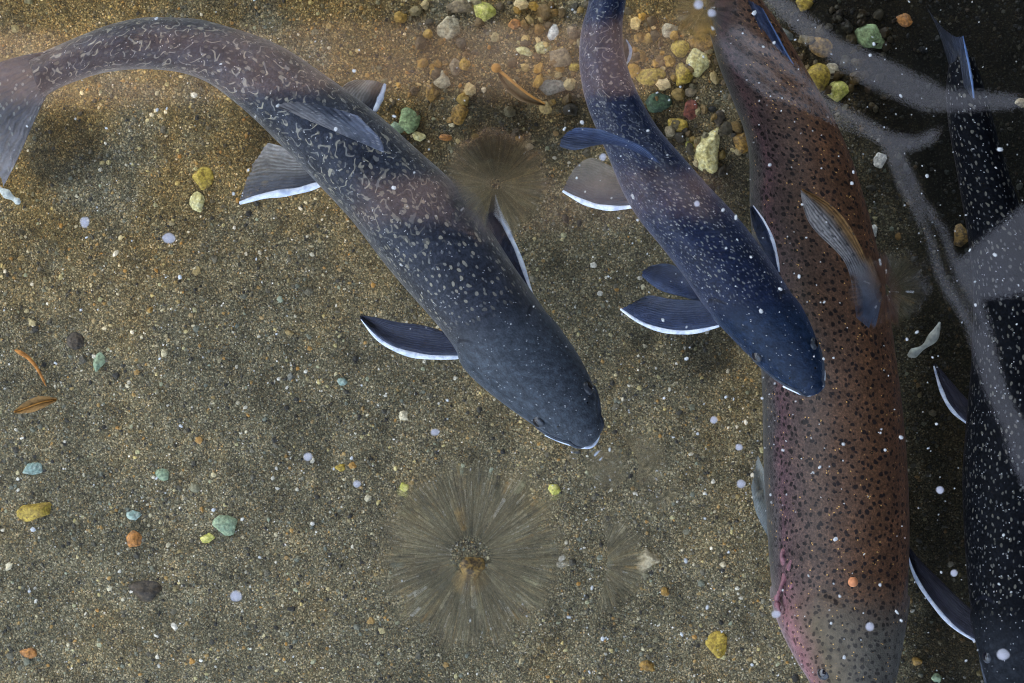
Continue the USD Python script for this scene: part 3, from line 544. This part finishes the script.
ie = b3.nearest(852, 672); sg3 = -1 if b3.S[ie] @ np.array([-1., 0, 0]) < 0 else 1
eye(b3, t3, 0, 0, -1.12 if b3.S[ie][0] > 0 else 1.12, .0062, i=ie)
for gpts, gr, gz in (([(789, 546), (782, 556), (789, 568), (784, 580), (780, 592)], .0034, .100), ([(797, 556), (790, 566), (796, 577), (790, 588)], .0028, .108), ([(780, 590), (777, 600), (780, 612)], .0026, .094)):
    gp = spline(gpts, 24); gt = np.linspace(0, 1, 24)
    obj('gill_fringe', tube(at(gp[:, 0], gp[:, 1], gz + .003 * np.sin(gt * 9)), gr * np.sin(np.pi * np.linspace(.1, .9, 24)) * (1 + .3 * np.sin(gt * 21)), 8), M['gill_flesh'], t3, smooth=True)

# --- dark char at the right edge
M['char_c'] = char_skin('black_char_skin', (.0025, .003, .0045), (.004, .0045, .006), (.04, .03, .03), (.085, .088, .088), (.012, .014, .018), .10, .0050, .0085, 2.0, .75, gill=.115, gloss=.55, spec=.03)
b4 = Body([((950, 58), (974, 58)), ((948, 72), (979, 74)), ((946, 92), (986, 95)), ((949, 125), (995, 130)), ((956, 165), (1007, 170)), ((963, 205), (1022, 212)), ((970, 250), (1040, 255)), ((974, 300), (1055, 305)), ((972, 360), (1066, 362)), ((967, 420), (1074, 422)), ((963, 480), (1078, 482)), ((965, 540), (1078, 545)),
           ((970, 600), (1072, 606)), ((977, 640), (1062, 650)), ((988, 690), (1048, 698)), ((1000, 722), (1034, 726))],
          [(0, .10), (.5, .10), (1, .09)], [(0, 1.6), (.3, 1.3), (.6, 1.12), (.85, .95), (1, .65)], [(0, 0), (1, 0)], gill=.115)
t4 = thing('char_fish', base_of(b4), 'nearly black char with small white dots, cut by the right edge', 'fish', None)
obj('body', (b4.V, b4.F), M['char_c'], t4, smooth=True, attrs={'fuv': (b4.att, 'vertex')})
M['fin_dark'] = fin_look('dark_tail_fin', [(0, (.012, .016, .028)), (1, (.006, .007, .010))], 10, 1.0, .8)
M['fin_black'] = fin_look('black_fin', [(0, (.06, .07, .11)), (.25, (.02, .02, .03)), (1, (.02, .02, .03))], 12, 1.0, .9)
fin('tail_fin', t4, M['fin_dark'], [(974, 100), (972, 82), (968, 60), (963, 36)], [(950, 66), (944, 48), (936, 26), (926, 6)], (.14, .13, .12, .12), (.10, .10, .10, .10), bulge=-.18, seed=33, rays=14, edge=M['blue_edge'], edge_r=.0011)
fin('pectoral_fin', t4, M['fin_black'], [(980, 643), (958, 630), (930, 600), (914, 574), (905, 546)], [(974, 612), (956, 596), (938, 578), (920, 560), (908, 545)], (.08, .07), (.08, .07), seed=34, edge=M['white_edge'], edge_r=.0018)
fin('pelvic_fin', t4, M['fin_black'], [(968, 424), (952, 410), (942, 392), (934, 366)], [(972, 405), (960, 392), (948, 378), (936, 364)], (.08, .065), (.08, .07), seed=35, edge=M['white_edge'], edge_r=.0017)
head_parts(b4, t4, b4.nearest(1014, 660), .0058)
lip(t4, [(997, 722), (1004, 737), (1018, 742), (1030, 736)], (.085, .085), .0016)

# ---------------------------------------------------------------- pebbles one can tell apart
def pebble_look(name, col, vein, spec=.25):
    g = G(); p = g('geometry', 'position')
    c = g('hsv', 'color', hue=.5, saturation=.95, value=.92, fac=1.0, color=g.mix(g.rng(g.noise(p, 190., 5., .75), .44, .60), col, vein))
    c = g.mix(1.0, c, g.ramp(g.noise(p, 420., 3., .6), [(.3, grey(.45)), (.7, grey(1.5))]), 'multiply')
    n = g('bump', 'normal', height=g.noise(p, 320., 3.), strength=.5, distance=.0012)
    return g.build(name, surface=g('principled_bsdf', 'BSDF', base_color=c, roughness=.5, normal=n, specular_ior_level=spec))
COL = dict(yellow=((.42, .29, .03), (.22, .14, .02)), lime=((.42, .40, .06), (.62, .55, .16)), pale_yellow=((.46, .38, .13), (.62, .56, .28)), ochre=((.32, .18, .03), (.14, .08, .02)), green=((.24, .32, .14), (.15, .19, .08)),
           pale_green=((.26, .32, .19), (.17, .24, .15)), teal=((.22, .31, .26), (.36, .42, .35)), cream=((.45, .38, .24), (.30, .23, .12)), tan=((.26, .19, .10), (.17, .13, .08)), orange=((.42, .17, .03), (.25, .11, .03)),
           red=((.20, .055, .03), (.12, .04, .025)), brown=((.075, .055, .035), (.035, .028, .02)), grey=((.17, .17, .14), (.10, .10, .08)), white=((.72, .69, .60), (.5, .47, .40)), gold=((.23, .14, .035), (.06, .04, .02)), dark_green=((.06, .10, .05), (.03, .05, .03)))
for k, (a, b) in COL.items(): M['pebble_' + k] = pebble_look('pebble_' + k, a, b)
def pebble(px, py, rx, ry, rot, col, label, seed, z0=.004, squash=.62, group=None):
    m = trimesh.creation.icosphere(subdivisions=3 if max(rx, ry) > 7 else 2); v = np.array(m.vertices)
    q = np.random.default_rng(seed + 500); pn = q.normal(size=(13, 3)); pn /= np.linalg.norm(pn, axis=1, keepdims=True); pd = q.uniform(.70, .93, 13)
    r = np.minimum(1.06, (pd / np.maximum(v @ pn.T, 1e-3)).min(1)) + .16 * (meshkit.fbm(v * 2.2 + seed * 7.7, 3, seed) - .5)
    v = v * r[:, None]; sc = MPP * 1.045; v = v * [rx * sc, ry * sc, (rx + ry) / 2 * sc * squash]
    a = math.radians(-rot); R = np.array([[math.cos(a), -math.sin(a)], [math.sin(a), math.cos(a)]]); v[:, :2] = v[:, :2] @ R.T
    c = at(px, py, z0); c[2] = bed_z(np.array([c[0]]), np.array([c[1]]))[0] + (rx + ry) / 2 * sc * -.16
    b, _ = obj('pebble', (v + c, m.faces), M['pebble_' + col], smooth=True, org=c); tag(b, label, 'pebble', group)
PEB = [
 (33, 512, 20, 11, -14, 'yellow', 'bright yellow pebble, biggest stone near the left edge'), (226, 525, 14, 11, 0, 'pale_green', 'round pale green pebble on the open gravel at lower left'), (207, 538, 8, 5, -10, 'lime', 'small yellow-green pebble touching the round pale green one'),
 (32, 469, 13, 6, -8, 'teal', 'flat pale turquoise pebble above the bright yellow one'), (98, 362, 7, 10, 10, 'pale_green', 'upright pale green pebble near the orange twig'), (202, 178, 11, 12, 10, 'yellow', 'mustard yellow pebble below the curved tail of the large char'),
 (197, 202, 8, 11, 10, 'pale_yellow', 'mottled pale yellow pebble just under the mustard one'), (134, 515, 8, 6, 0, 'teal', 'blue-green pebble right of the bright yellow one'), (134, 540, 8, 10, 30, 'orange', 'rusty orange pebble below the blue-green one at lower left'),
 (162, 474, 8, 6, 40, 'pale_green', 'slanting pale green pebble on the left gravel'), (28, 653, 10, 6, -8, 'orange', 'amber pebble in the bottom left corner'), (145, 590, 17, 12, 0, 'brown', 'flat dark brown stone on the lower left gravel'), (75, 341, 9, 9, 0, 'brown', 'small dark lump right of the upper end of the orange twig'),
 (472, 567, 13, 14, 0, 'gold', 'dark golden stone at the middle of the big ripple'), (648, 560, 12, 12, 30, 'cream', 'tan pebble right of the big ripple'), (555, 490, 8, 7, 0, 'lime', 'yellow-green pebble above the right rim of the big ripple'), (718, 645, 12, 14, 10, 'yellow', 'mottled yellow pebble left of the trout\'s head'),
 (665, 592, 6, 5, 0, 'ochre', 'small amber pebble below the tan one by the big ripple'), (648, 667, 9, 6, 0, 'ochre', 'orange-brown pebble at the bottom edge right of the big ripple'), (449, 28, 12, 14, 15, 'cream', 'big cream pebble at the top between the two chars'), (484, 10, 12, 11, 0, 'lime', 'yellow-green pebble cut close to the top edge'),
 (458, 6, 15, 9, 0, 'tan', 'flat tan stone at the top edge left of the yellow-green pebble'), (553, 32, 6, 9, 8, 'white', 'whitish oval pebble near the middle char\'s back end'), (573, 30, 6, 7, 0, 'tan', 'tan pebble right of the whitish oval one'), (559, 58, 13, 12, -20, 'tan', 'rounded beige stone close to the middle char\'s tail'),
 (524, 50, 9, 6, 20, 'pale_yellow', 'pale yellow pebble above the fallen leaf'), (541, 48, 8, 7, 0, 'pale_yellow', 'yellowish pebble above the rounded beige stone'), (459, 113, 9, 12, 10, 'ochre', 'mottled ochre pebble above the small ripple'), (442, 80, 9, 11, -35, 'cream', 'slanted cream pebble in the brown sand at the top'),
 (408, 120, 12, 14, 25, 'green', 'green stone behind the large char\'s back'), (396, 128, 9, 8, 0, 'pale_green', 'light green pebble beside the green stone, nearer the char'), (446, 137, 7, 4, 0, 'orange', 'small orange pebble above the small ripple\'s left rim'), (418, 136, 8, 5, 10, 'pale_yellow', 'thin yellow pebble just below the green stone'),
 (575, 67, 6, 5, 0, 'yellow', 'small yellow pebble right below the rounded beige stone'), (515, 24, 7, 6, 0, 'orange', 'small amber pebble near the top edge left of the whitish oval'), (552, 87, 14, 9, 0, 'grey', 'faint grey-green stone right of the fallen leaf'), (431, 92, 6, 10, 0, 'ochre', 'narrow brown pebble left of the fallen leaf'), (455, 66, 8, 9, 0, 'tan', 'dull tan pebble above the slanted cream one'),
 (671, 30, 9, 9, 0, 'cream', 'round cream pebble between the middle char and the trout'), (653, 75, 16, 10, -10, 'yellow', 'broad yellow stone beside the middle char'), (680, 48, 11, 9, 20, 'yellow', 'yellow pebble right above the pair at the cluster\'s middle'), (698, 63, 12, 15, -20, 'pale_yellow', 'tall pale yellow stone nearest the trout in the upper cluster'),
 (683, 75, 10, 13, 15, 'yellow', 'yellow stone left of the tall pale one'), (701, 42, 14, 9, 0, 'ochre', 'ochre stone beside the trout\'s tail end'), (659, 103, 13, 11, 0, 'dark_green', 'dark green stone by the middle char\'s shoulder'), (691, 110, 8, 11, 10, 'red', 'only brick red stone, between the middle char and the trout'),
 (677, 125, 11, 9, 0, 'yellow', 'olive yellow stone under the red one'), (709, 150, 14, 27, 8, 'pale_yellow', 'long pale yellow stone, largest between char and trout'), (691, 146, 6, 6, 0, 'lime', 'small yellow pebble left of the long pale yellow stone'), (742, 143, 9, 11, 0, 'ochre', 'amber stone against the trout\'s side'), (640, 55, 9, 7, 0, 'ochre', 'ochre pebble close beside the middle char\'s tail'),
 (640, 38, 8, 6, 0, 'ochre', 'smaller ochre pebble above its like beside the middle char\'s tail'), (720, 118, 6, 8, 0, 'brown', 'dark brown pebble between the red stone and the trout'), (690, 92, 7, 5, 0, 'tan', 'little tan pebble above the red stone'),
 (817, 78, 15, 15, 0, 'yellow', 'mustard stone just right of the trout\'s back'), (838, 92, 12, 11, 0, 'lime', 'brightest lime yellow pebble, right of the mustard stone'), (805, 4, 10, 8, 0, 'yellow', 'yellow pebble at the top edge right of the trout'), (822, 46, 13, 11, 20, 'ochre', 'mottled amber stone above the lime yellow pebble'),
 (870, 38, 18, 14, 0, 'green', 'broad mottled olive stone at the upper right'), (832, 71, 8, 8, 0, 'cream', 'cream pebble just above the lime yellow one'), (856, 77, 7, 6, 0, 'tan', 'tan pebble right of the lime yellow one'), (782, 36, 12, 9, 20, 'grey', 'pale grey stone beside the trout\'s tail'), (905, 20, 9, 7, 0, 'orange', 'amber stone in the dark at the upper right'),
 (962, 236, 10, 13, 0, 'gold', 'dull olive stone beside the black char\'s flank'), (1021, 103, 6, 5, 0, 'cream', 'cream pebble at the right edge in the dark'), (918, 662, 7, 5, 20, 'ochre', 'small amber pebble right of the trout\'s head'), (938, 679, 6, 5, 0, 'pale_green', 'pale green pebble at the bottom edge by the trout\'s head'),
 (880, 160, 7, 9, 0, 'white', 'whitish pebble in the gravel right of the trout'), (873, 233, 6, 9, 10, 'white', 'bleached pebble touching the trout\'s right side'), (290, 377, 4, 5, 0, 'grey', 'lilac grey pebble in the open gravel'), (342, 381, 5, 5, 0, 'teal', 'small turquoise pebble left of the char\'s front fin'), (404, 487, 5, 5, 0, 'lime', 'tiny green pebble on the big ripple\'s upper left rim'),
 (340, 468, 6, 4, 0, 'yellow', 'small yellow pebble in the open gravel left of the ripple'), (150, 310, 4, 4, 0, 'ochre', 'small orange-yellow pebble on the upper left gravel'), (463, 516, 5, 4, 0, 'ochre', 'small amber pebble inside the ripple above the golden stone'),
]
for k, (px, py, rx, ry, rot, col, lab) in enumerate(PEB): pebble(px, py, rx, ry, rot, col, lab, k + 1)
# leaves and twig on the bed
def leaf(pts_l, pts_r, z, mat, name, label, cat, seed):
    L, Rr = spline(pts_l, 24), spline(pts_r, 24); s_ = np.linspace(0, 1, 9)
    p = L[:, None] * (1 - s_)[None, :, None] + Rr[:, None] * s_[None, :, None]
    q = at(p[..., 0], p[..., 1], z); q[..., 2] = bed_z(q[..., 0], q[..., 1]) + .006 + .004 * np.sin(np.pi * np.linspace(0, 1, 24))[:, None] + .0022 * np.cos(2 * np.pi * s_)[None] + .002 * meshkit.noise(q * 90, seed)
    n_ = 24 * 9; i = np.arange(n_).reshape(24, 9); f = np.stack([i[:-1, :-1], i[1:, :-1], i[1:, 1:], i[:-1, 1:]], -1).reshape(-1, 4)
    rim = np.r_[i[0], i[1:, -1], i[-1, -2::-1], i[-2:0:-1, 0]]; r2 = np.roll(rim, -1)
    v = np.vstack([q.reshape(-1, 3), q.reshape(-1, 3) - [0, 0, .0006]]); F = np.vstack([f, f[:, ::-1] + n_, np.column_stack([rim, r2, r2 + n_, rim + n_])])
    t = thing(name, tuple(q.reshape(-1, 3).min(0)), label, cat); obj('blade', (v, F), mat, t, smooth=True)
    return t, q
M['leaf'] = plain('dead_leaf', (.20, .11, .035), .6, .2, 180., .6); M['leaf_dark'] = plain('dead_leaf_translucent', (.15, .105, .05), .6, .2, 150., .5); M['vein'] = plain('leaf_rib', (.40, .19, .04), .6, .2, 150., .4)
t, q = leaf([(496, 68), (512, 82), (530, 96), (545, 104)], [(496, 70), (506, 90), (522, 102), (545, 106)], .006, M['leaf_dark'], 'leaf', 'brown fallen leaf with an orange rim on the sand at the top', 'leaf', 3)
obj('rib', tube(q[:, 0] + [0, 0, .0012], .0016 * np.linspace(1, .5, 24), 6), M['vein'], t, smooth=True)
obj('stalk_knot', ball(at(496, 68, .012), .0042, [0, 0, 1], .7), M['vein'], t, smooth=True)
t, q = leaf([(14, 411), (26, 402), (42, 396), (57, 398)], [(14, 413), (28, 413), (44, 408), (57, 401)], .006, M['leaf'], 'leaf', 'scrap of orange-brown leaf near the left edge', 'leaf', 5)
obj('rib', tube(q[:, 4] + [0, 0, .0008], .0006, 6), M['vein'], t, smooth=True)
M['twig'] = plain('twig_bark', (.36, .15, .035), .6, .2, 200., .5); M['pale_strand'] = plain('pale_strand', (.42, .44, .40), .7, .2, 160., .5)
def strand(name, pts, z, r, mat, label, cat, taper=True):
    p = spline(pts, 30); v = at(p[:, 0], p[:, 1], z); v[:, 2] = bed_z(v[:, 0], v[:, 1]) + z
    t_ = np.linspace(0, 1, 30); rad = r * (1 - .6 * t_ if taper else 1 + .35 * np.sin(t_ * 11 + len(pts))) * np.minimum(1, 6 * np.minimum(t_, 1 - t_) + .3)
    c = v.mean(0); b, _ = obj(name, tube(v, rad, 8), mat, smooth=True, org=c); tag(b, label, cat)
strand('twig', [(15, 350), (26, 356), (37, 368), (46, 386)], .006, .0022, M['twig'], 'thin curved orange twig lying on the gravel near the left edge', 'twig')
strand('pale_strand', [(940, 322), (934, 336), (922, 348), (908, 356)], .007, .0034, M['pale_strand'], 'pale fleshy strand on the bed between the trout and the black char', 'strand', False)
strand('pale_strand', [(-4, 186), (8, 195), (20, 203)], .007, .0030, M['pale_strand'], 'pale strand below the large char\'s tail at the left edge', 'strand', False)

# ---------------------------------------------------------------- things drifting in the water, plus a white gill glint
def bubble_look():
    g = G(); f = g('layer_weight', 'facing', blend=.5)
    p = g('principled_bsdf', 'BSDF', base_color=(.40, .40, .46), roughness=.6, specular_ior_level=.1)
    return g.build('foam_and_glint_blob', surface=g('mix_closure', 'closure', fac=g.math('multiply', g.math('power', g.math('subtract', 1.0, f), 1.6), .55), closure1=g('transparent_bsdf', 'BSDF'), closure2=p))
M['foam'] = bubble_look(); M['speck'] = plain('speck', (.5, .51, .52), .5, .4, 300., .3); M['pellet'] = plain('pellet', (.50, .20, .09), .6, .2, 300., .3)
BUB = [(85, 222, 6.5, 'lilac foam blob at the upper left of the open gravel'), (169, 238, 6.5, 'lilac foam blob below the two yellow pebbles'), (435, 432, 4.5, 'lilac foam blob left of the large char\'s snout'), (357, 484, 4.5, 'lilac foam blob above left of the big ripple'), (236, 596, 6.5, 'pale foam blob below the round pale green pebble'),
       (714, 420, 5, 'white foam blob left of the trout\'s flank'), (741, 484, 5, 'lilac foam blob by the trout\'s clear front fin'), (739, 447, 4.5, 'pale foam blob just left of the trout\'s middle'), (940, 490, 5, 'white foam blob between the trout and the black char'), (954, 573, 4, 'lilac foam blob near the black char\'s front fin'),
       (698, 6, 6, 'pale foam blob at the top edge over the trout\'s tail'), (711, 14, 5, 'smaller foam blob below another one over the trout\'s tail'), (308, 457, 5, 'dim foam blob in the middle of the open gravel'), (870, 627, 5, 'white foam blob over the trout\'s head'), (1003, 655, 7, 'white foam blob over the black char\'s head'), (603, 157, 5, 'lilac foam blob by the middle char\'s back fin'), (697, 204, 4, 'lilac foam blob on the middle char\'s shoulder'), (776, 614, 5, 'bright white blob at the trout\'s gill')]  # the last blob is a painted glint on the gill
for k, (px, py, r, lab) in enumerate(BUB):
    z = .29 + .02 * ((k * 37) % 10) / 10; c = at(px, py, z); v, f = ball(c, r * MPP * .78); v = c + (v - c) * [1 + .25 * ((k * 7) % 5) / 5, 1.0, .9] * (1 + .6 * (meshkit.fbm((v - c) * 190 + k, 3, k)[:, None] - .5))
    b, _ = obj('foam_and_glint_blob', (v, f), M['foam'], smooth=True, org=c); tag(b, lab, 'foam')
c = at(853, 582, .155); b, _ = obj('food_pellet', ball(c, .0042), M['pellet'], smooth=True, org=c); tag(b, 'small round orange pellet over the trout\'s back', 'pellet')
def specks(n, seed):
    r = np.random.default_rng(seed); bv, bf = ICO.vertices, ICO.faces
    px = np.where(r.random(n) < .62, r.uniform(560, 1024, n), r.uniform(0, 1024, n)); py = r.uniform(0, 683, n); z = r.uniform(.20, .32, n)
    c = at(px, py, z); rad = MPP * (.36 + 1.0 * r.random(n) ** 5)
    st = 1 + r.random((n, 3)) * np.array([1.6, 1.0, .2]); a = r.uniform(0, np.pi, n)
    v = bv[None] * rad[:, None, None] * st[:, None, :] * (1 + r.uniform(-.2, .2, (n, len(bv), 1)))
    ca, sa = np.cos(a)[:, None], np.sin(a)[:, None]; v = np.stack([v[..., 0] * ca - v[..., 1] * sa, v[..., 0] * sa + v[..., 1] * ca, v[..., 2]], -1) + c[:, None]
    return v.reshape(-1, 3), (bf[None] + (np.arange(n) * len(bv))[:, None, None]).reshape(-1, 3)
b, _ = obj('drifting_specks', specks(560, 77), M['speck']); tag(b, 'tiny white specks drifting in the water above the fish', 'specks', kind='stuff')
